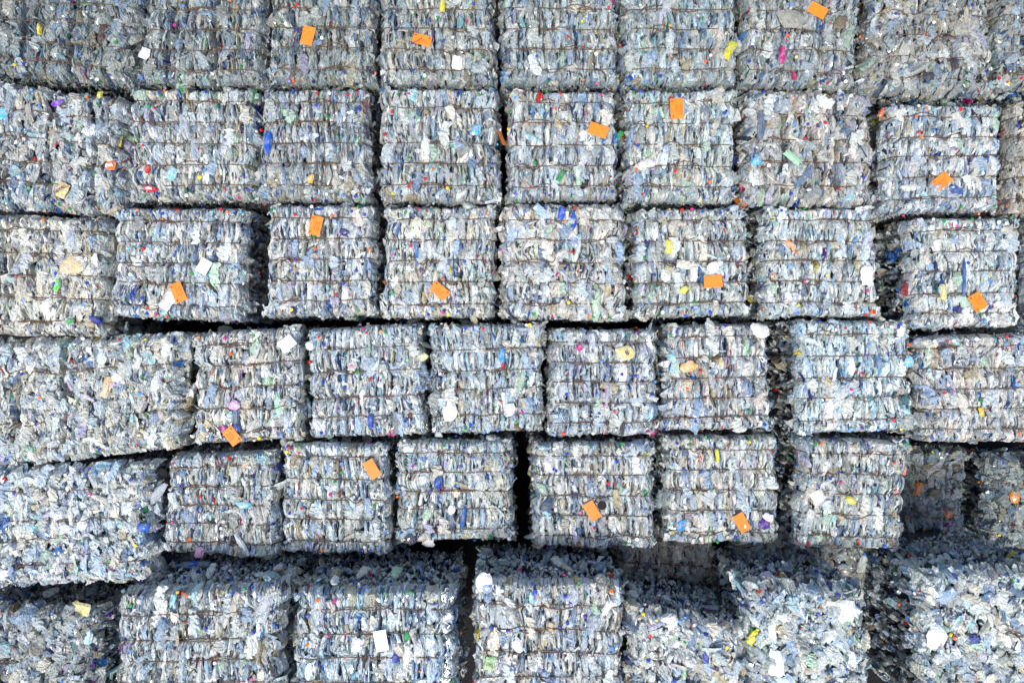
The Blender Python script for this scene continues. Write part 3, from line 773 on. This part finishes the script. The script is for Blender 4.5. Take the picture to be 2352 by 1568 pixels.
# pieces that stand out, pressed into their bales: (bale, x, y, width px, height px, angle, rgb, kind, label)
SC = [
 ('a1', 238, 78, 22, 44, 15, (78, 58, 52), 'brown torn film'), ('a1', 94, 70, 14, 26, 0, (220, 200, 50), 'yellow scrap'),
 ('h1', 2188, 151, 20, 24, -20, (52, 48, 50), 'dark brown film scrap'), ('h1', 2131, 177, 26, 16, 10, (56, 52, 56), 'black film scrap'),
 ('f1', 1678, 118, 20, 46, 35, (200, 196, 70), 'yellow printed rag'), ('d1', 1018, 14, 12, 40, 5, (222, 216, 90), 'yellow film strip'),
 ('d1', 1050, 145, 26, 32, 10, (236, 238, 240), 'white lid'), ('b1', 338, 128, 24, 26, 20, (228, 232, 234), 'white cup'),
 ('g1', 1797, 128, 16, 40, 10, (190, 70, 130), 'pink film'), ('g1', 1820, 178, 12, 18, 0, (170, 40, 90), 'magenta scrap'),
 ('g1', 1928, 55, 30, 30, 0, (108, 98, 78), 'brown sheet'), ('g1', 1812, 50, 64, 40, 0, (150, 150, 140), 'grey film'),
 ('a2', 220, 223, 14, 34, 5, (224, 220, 70), 'yellow strip'), ('a2', 134, 236, 16, 28, 60, (130, 90, 190), 'purple scrap'),
 ('a2', 8, 264, 26, 30, 0, (110, 190, 220), 'light blue label'), ('a2', 264, 383, 26, 22, 5, (238, 120, 60), 'orange wrapper with white letters'),
 ('a2', 145, 438, 28, 36, 30, (214, 196, 150), 'beige oval label with dark letters'),
 ('b2', 348, 435, 34, 14, 15, (210, 60, 80), 'red lettered wrapper'), ('b2', 340, 390, 14, 20, 0, (200, 56, 54), 'red scrap'),
 ('b2', 396, 398, 26, 30, 30, (160, 206, 232), 'blue and white label'), ('c2', 613, 330, 20, 52, 10, (56, 100, 190), 'blue film'),
 ('c2', 715, 412, 16, 20, 0, (238, 190, 110), 'pale orange scrap'), ('e2', 1423, 314, 16, 42, 30, (60, 150, 80), 'green crushed bottle'),
 ('d2', 1093, 300, 26, 26, 0, (120, 176, 208), 'light blue bottle base'), ('e2', 1287, 408, 12, 28, 30, (50, 150, 80), 'green strip'),
 ('f2', 1480, 378, 66, 22, -20, (206, 206, 200), 'long grey film'), ('g2', 1820, 362, 20, 44, -45, (168, 214, 176), 'pale green sheet'),
 ('g2', 1731, 373, 26, 18, -20, (120, 190, 226), 'light blue scrap'), ('g2', 1766, 233, 30, 12, -10, (226, 232, 240), 'white scrap'),
 ('h2', 2196, 437, 34, 18, 10, (48, 86, 150), 'blue rag'), ('h2', 2036, 250, 14, 24, 20, (220, 110, 60), 'orange scrap'),
 ('a3', 137, 655, 16, 30, 10, (120, 206, 120), 'bright green scrap'), ('a3', 165, 738, 22, 12, 0, (80, 180, 96), 'green scrap'),
 ('a3', 170, 610, 56, 40, 0, (206, 192, 158), 'beige stained sheet'), ('a3', 225, 733, 40, 14, 15, (40, 56, 150), 'dark blue film'),
 ('b3', 393, 690, 30, 50, 30, (214, 218, 222), 'clear film over the tag'), ('c3', 792, 535, 26, 16, 20, (50, 52, 110), 'dark blue scrap'),
 ('e3', 1560-0, 568, 4, 4, 0, (200, 200, 120), 'skip'), ('f3', 1537, 568, 20, 30, 10, (216, 210, 110), 'pale yellow crushed bottle'),
 ('f3', 1570, 665, 24, 14, -30, (220, 214, 90), 'yellow scrap'), ('f3', 1636, 615, 28, 26, 0, (238, 238, 236), 'white cup'),
 ('e3', 1318, 508, 14, 46, 0, (44, 84, 190), 'blue film strip'), ('e3', 1290, 490, 18, 30, 10, (60, 96, 196), 'blue film'),
 ('g3', 1988, 635, 34, 44, 0, (242, 243, 245), 'bright white torn sheet'), ('g3', 1813, 564, 26, 14, 35, (244, 170, 130), 'pale orange film'),
 ('g3', 1925, 582, 24, 16, -15, (196, 216, 240), 'white and blue label'), ('h3', 2080, 660, 20, 36, 20, (120, 34, 44), 'dark red rag'),
 ('h3', 2163, 671, 18, 36, 5, (222, 210, 150), 'beige label'), ('h3', 2210, 640, 8, 90, 0, (70, 110, 176), 'blue strip'),
 ('a4', 252, 888, 22, 50, 15, (206, 184, 150), 'tan crumpled sheet'), ('a4', 272, 868, 24, 24, 20, (236, 238, 238), 'white sheet'),
 ('a4', 240, 820, 30, 26, 40, (206, 216, 220), 'clear cup'), ('b4', 640, 930, 24, 60, -12, (164, 218, 188), 'pale green film'),
 ('b4', 540, 930, 26, 24, 35, (214, 170, 222), 'lilac label'), ('b4', 515, 985, 14, 16, 0, (206, 80, 180), 'magenta scrap'),
 ('b4', 545, 985, 22, 26, 0, (56, 96, 180), 'blue film'), ('c4', 966, 820, 32, 18, -15, (218, 220, 176), 'pale yellow scrap'),
 ('c4', 710, 795, 26, 20, 0, (232, 236, 238), 'white bottle'), ('c4', 853, 965, 14, 30, 0, (44, 84, 176), 'blue scrap'),
 ('d4', 1153, 815, 16, 34, 0, (90, 156, 210), 'blue and white wrapper'), ('d4', 1156, 840, 10, 16, 0, (200, 36, 40), 'red cap'),
 ('d4', 1036, 945, 36, 44, 0, (240, 240, 238), 'white crushed cup'), ('d4', 1170, 940, 28, 30, 0, (236, 240, 242), 'white sheet'),
 ('e4', 1331, 798, 12, 16, 0, (216, 40, 150), 'magenta ring'), ('e4', 1436, 812, 40, 32, -20, (222, 206, 150), 'beige scrap marked 8'),
 ('e4', 1428, 982, 14, 30, 0, (70, 66, 72), 'dark scrap'), ('f4', 1580, 842, 36, 24, -30, (238, 190, 140), 'orange and black wrapper'),
 ('f4', 1746, 760, 44, 34, 0, (220, 220, 214), 'pale bottle base'), ('g4', 2078, 919, 18, 22, 10, (52, 104, 106), 'dark teal patch'),
 ('g4', 2083, 830, 22, 26, 30, (150, 200, 228), 'light blue film'), ('h4', 2250, 945, 14, 20, 0, (226, 190, 80), 'orange scrap'),
 ('a5', 302, 1165, 18, 30, 0, (238, 240, 244), 'white bottle label'), ('a5', 330, 1210, 34, 20, 0, (60, 100, 190), 'blue bottle'),
 ('a5', 270, 1170, 22, 30, 0, (228, 222, 206), 'beige bottle'), ('a5', 375-12, 1140, 26, 70, 35, (170, 182, 190), 'long clear bottle'),
 ('b5', 565, 1157, 34, 16, 0, (140, 200, 228), 'pale blue wrapper'), ('b5', 458, 1268, 22, 26, 0, (224, 170, 204), 'pink wrapper'),
 ('b5', 558, 1248, 14, 60, -30, (206, 220, 224), 'clear strip'), ('b5', 388, 1254, 14, 20, -20, (242, 242, 240), 'white lid'),
 ('d5', 1007, 1107, 20, 28, 0, (44, 84, 170), 'deep blue patch'), ('d5', 947, 1235, 26, 26, 0, (66, 72, 86), 'dark grey film'),
 ('d5', 983, 1242, 30, 26, 0, (236, 236, 234), 'white bottle'), ('d5', 1064, 1188, 10, 50, 8, (70, 120, 200), 'blue strip'),
 ('d5', 1046, 1130, 24, 24, 0, (226, 218, 196), 'cream round base'), ('d5', 1037, 1170, 22, 22, 10, (238, 240, 240), 'white square'),
 ('f5', 1646, 1045, 10, 30, -8, (236, 226, 60), 'yellow strip'), ('f5', 1756, 1200, 28, 24, 20, (94, 62, 150), 'purple wrapper'),
 ('f5', 1762, 1184, 26, 18, 20, (240, 242, 244), 'white bottle neck'), ('f5', 1560, 1205, 20, 26, 0, (90, 160, 220), 'blue label'),
 ('g5', 1878, 1140, 34, 30, -30, (242, 242, 240), 'white crumpled scrap'), ('g5', 1948, 1146, 26, 18, 10, (224, 216, 110), 'yellow wrapper'),
 ('g5', 2090, 1082, 14, 26, 0, (228, 140, 140), 'red lettered film'), ('h5', 2105, 1120, 16, 30, 20, (214, 120, 40), 'orange scrap'),
 ('h5', 2176, 1180, 20, 18, 0, (196, 110, 60), 'orange brown scrap'), ('i5', 2325, 1140, 30, 26, 0, (208, 150, 96), 'orange and blue label'),
 ('a6', 170, 1386, 50, 30, 15, (206, 200, 150), 'pale yellow printed film'), ('a6', 176, 1480, 24, 38, 20, (190, 220, 230), 'pale blue label'),
 ('c6', 823, 1475, 26, 30, 20, (240, 241, 242), 'white scrap'), ('c6', 936, 1510, 18, 52, 0, (244, 244, 244), 'white sheet'),
 ('c6', 910, 1508, 16, 22, -25, (36, 66, 170), 'deep blue scrap'), ('c6', 938, 1458, 14, 20, 0, (50, 160, 90), 'green scrap'),
 ('d6', 1110, 1338, 40, 44, 0, (244, 244, 244), 'white lump of foam'), ('d6', 1190, 1480, 28, 32, -35, (246, 246, 246), 'white sheet'),
 ('d6', 1122, 1520, 24, 30, 10, (176, 220, 160), 'green lettered wrapper'), ('d6', 1395, 1390, 18, 36, 30, (244, 244, 242), 'white film'),
 ('d6', 1250, 1570, 20, 24, 0, (240, 242, 244), 'white scrap'),
 ('e6', 1620, 1505, 12, 26, -15, (50, 70, 170), 'blue label'), ('e6', 1605, 1580, 60, 20, 15, (236, 236, 232), 'white film'),
 ('f6', 1785, 1520, 40, 60, 10, (220, 228, 232), 'big clear bottle'), ('f6', 1800, 1590-20, 50, 40, -20, (196, 218, 236), 'white and blue sheet'),
 ('f6', 1940, 1400, 40, 56, 10, (218, 224, 222), 'clear tub'), ('g6', 2215, 1375, 20, 44, -10, (176, 206, 224), 'upright labelled bottle'),
 ('g6', 2145, 1460, 44, 46, 0, (236, 236, 232), 'white crushed jug'), ('g6', 2235, 1465, 30, 22, 0, (40, 60, 140), 'dark blue printed label'),
]
for i, (bk, x, y, wd, ht, deg, rgb, lab) in enumerate(SC):
    if lab == 'skip': continue
    b = BALES[bk]; k = KPX * (D - b.ztop) / D
    sx, sy = b.locate(x, y)
    me = sheet_mesh(1000 + i, wd * k * .98, ht * k * .98, 5, 6, .0035, 'plastic_scrap')
    o = b.place('plastic_scrap', me, min(max(sx, -.02), 1.02), min(max(sy, -.02), 1.02), math.radians(-deg), .040,
                np.clip(np.array(lin(rgb)) * 1.05, 0, .88), label=lab, mat=M_OBJ)
    if ht < 45 and 'letter' in lab or 'marked' in lab:
        txt = {'orange wrapper with white letters': ('goh', M_WHITEINK, 0, .05), 'beige oval label with dark letters': ('ReYAL', M_INK, 60, .045),
               'red lettered wrapper': ('ello', M_WHITEINK, 10, .04), 'beige scrap marked 8': ('8', M_INK, 20, .06),
               'green lettered wrapper': ('ollu', M_INK, -12, .045)}.get(lab)
        if txt:
            tm = text_mesh(txt[0], txt[3])
            tm.materials.append(txt[1])
            t = bpy.data.objects.new('lettering', tm); COL.objects.link(t); t.parent = o
            t.location = (0, 0, .024); t.rotation_euler = (0, 0, math.radians(txt[2]))

# loose bottles that only rest on the bales
def loose_bottle(x, y, z, ln, rad, deg, rgb, label, band=None, name='loose_bottle', cap=(60, 110, 200), tip=0.0, body_mat=None):
    root = bpy.data.objects.new(name, None); COL.objects.link(root)
    root.location = P(x, y, z); root.rotation_euler = (tip, 0, ang_of(deg))
    tag(root, label, 'bottle')
    rg = random.Random(int(x))
    rings = [(0, rad * .75), (ln * .03, rad)] + [(ln * k / 10, rad * rg.uniform(.86, 1.03)) for k in range(1, 7)] + \
            [(ln * .70, rad * .95), (ln * .80, rad * .7), (ln * .88, rad * .42), (ln * .92, .013), (ln * .95, .013)]
    me = lathe_flat(int(x), rings, 14, .62, .0, .05); me.name = 'body'
    link('body', me, M_OBJ, root, lin(rgb))
    c = link('bottle_cap', CAP, None, root, lin(cap)); c.location = (0, ln * .47, 0); c.rotation_euler = (-math.pi / 2, 0, 0)
    if band:
        rb = [(0, rad * 1.06), (ln * .12, rad * 1.07), (ln * .24, rad * 1.06)]
        mb = lathe_flat(int(x) + 1, rb, 14, .64, 0, .02)
        o = link('label_band', mb, M_OBJ, root, lin(band)); o.location = (0, ln * .02, 0)
loose_bottle(446, 1297, -.12, .34, .040, 182, (120, 138, 150), 'grey clear bottle with a blue label lying in the gap below the fifth row', (60, 110, 200))
loose_bottle(1730, 1461, .60, .15, .036, 57, (240, 222, 30), 'bright yellow bottle lying between two loose bottom row bales', cap=(238, 220, 30), name='yellow_bottle')
loose_bottle(1416, 1230, -.02, .12, .02, 90, (190, 200, 206), 'small pale bottle in the gap below the bale with the black lid')
loose_bottle(1981, 1292, .15, .22, .042, 95, (168, 176, 170), 'clear bottle with blue capped neck above the bale of big loose bottles', tip=.5)
loose_bottle(1807, 1305, .1, .20, .038, 125, (170, 178, 178), 'clear bottle with white cap in the dark gap under the scuffed tag bale', cap=(235, 238, 240), tip=.4)

# long loose wire across the bale with the hanging tag
def loose_wire(pts, bk, label):
    b = BALES[bk]; out = []
    for x, y in pts:
        sx, sy = b.locate(x, y)
        h = b.top(np.array([sx * b.W]), np.array([sy * b.H]), np.array([.06]))[0][2]
        out.append(P(x, y, h))
    out = np.array(out)
    tt = np.linspace(0, len(out) - 1, 40); i = np.clip(tt.astype(int), 0, len(out) - 2); f = (tt - i)[:, None]
    f = f * f * (3 - 2 * f) * .5 + f * .5
    sm = out[i] * (1 - f) + out[i + 1] * f
    V, F = tube([sm], .0034)
    o0 = sm.mean(0)
    me = raw_mesh('loose_wire', V - o0, F, smooth=True)
    o = link('loose_wire', me, M_WIRE); o.location = o0
    tag(o, label, 'wire', 'loose ends of baling wire')
loose_wire([(1042, 225), (1050, 300), (1085, 345), (1110, 385), (1135, 455)], 'd2', 'long rusty wire running diagonally down a second row bale')
loose_wire([(978, 76), (966, 90), (950, 98), (940, 95)], 'd1', 'short curved wire lying across the sideways orange tag')
loose_wire([(268, 375), (262, 398), (275, 425), (290, 442)], 'a2', 'bent wire crossing the orange lettered wrapper at the left')
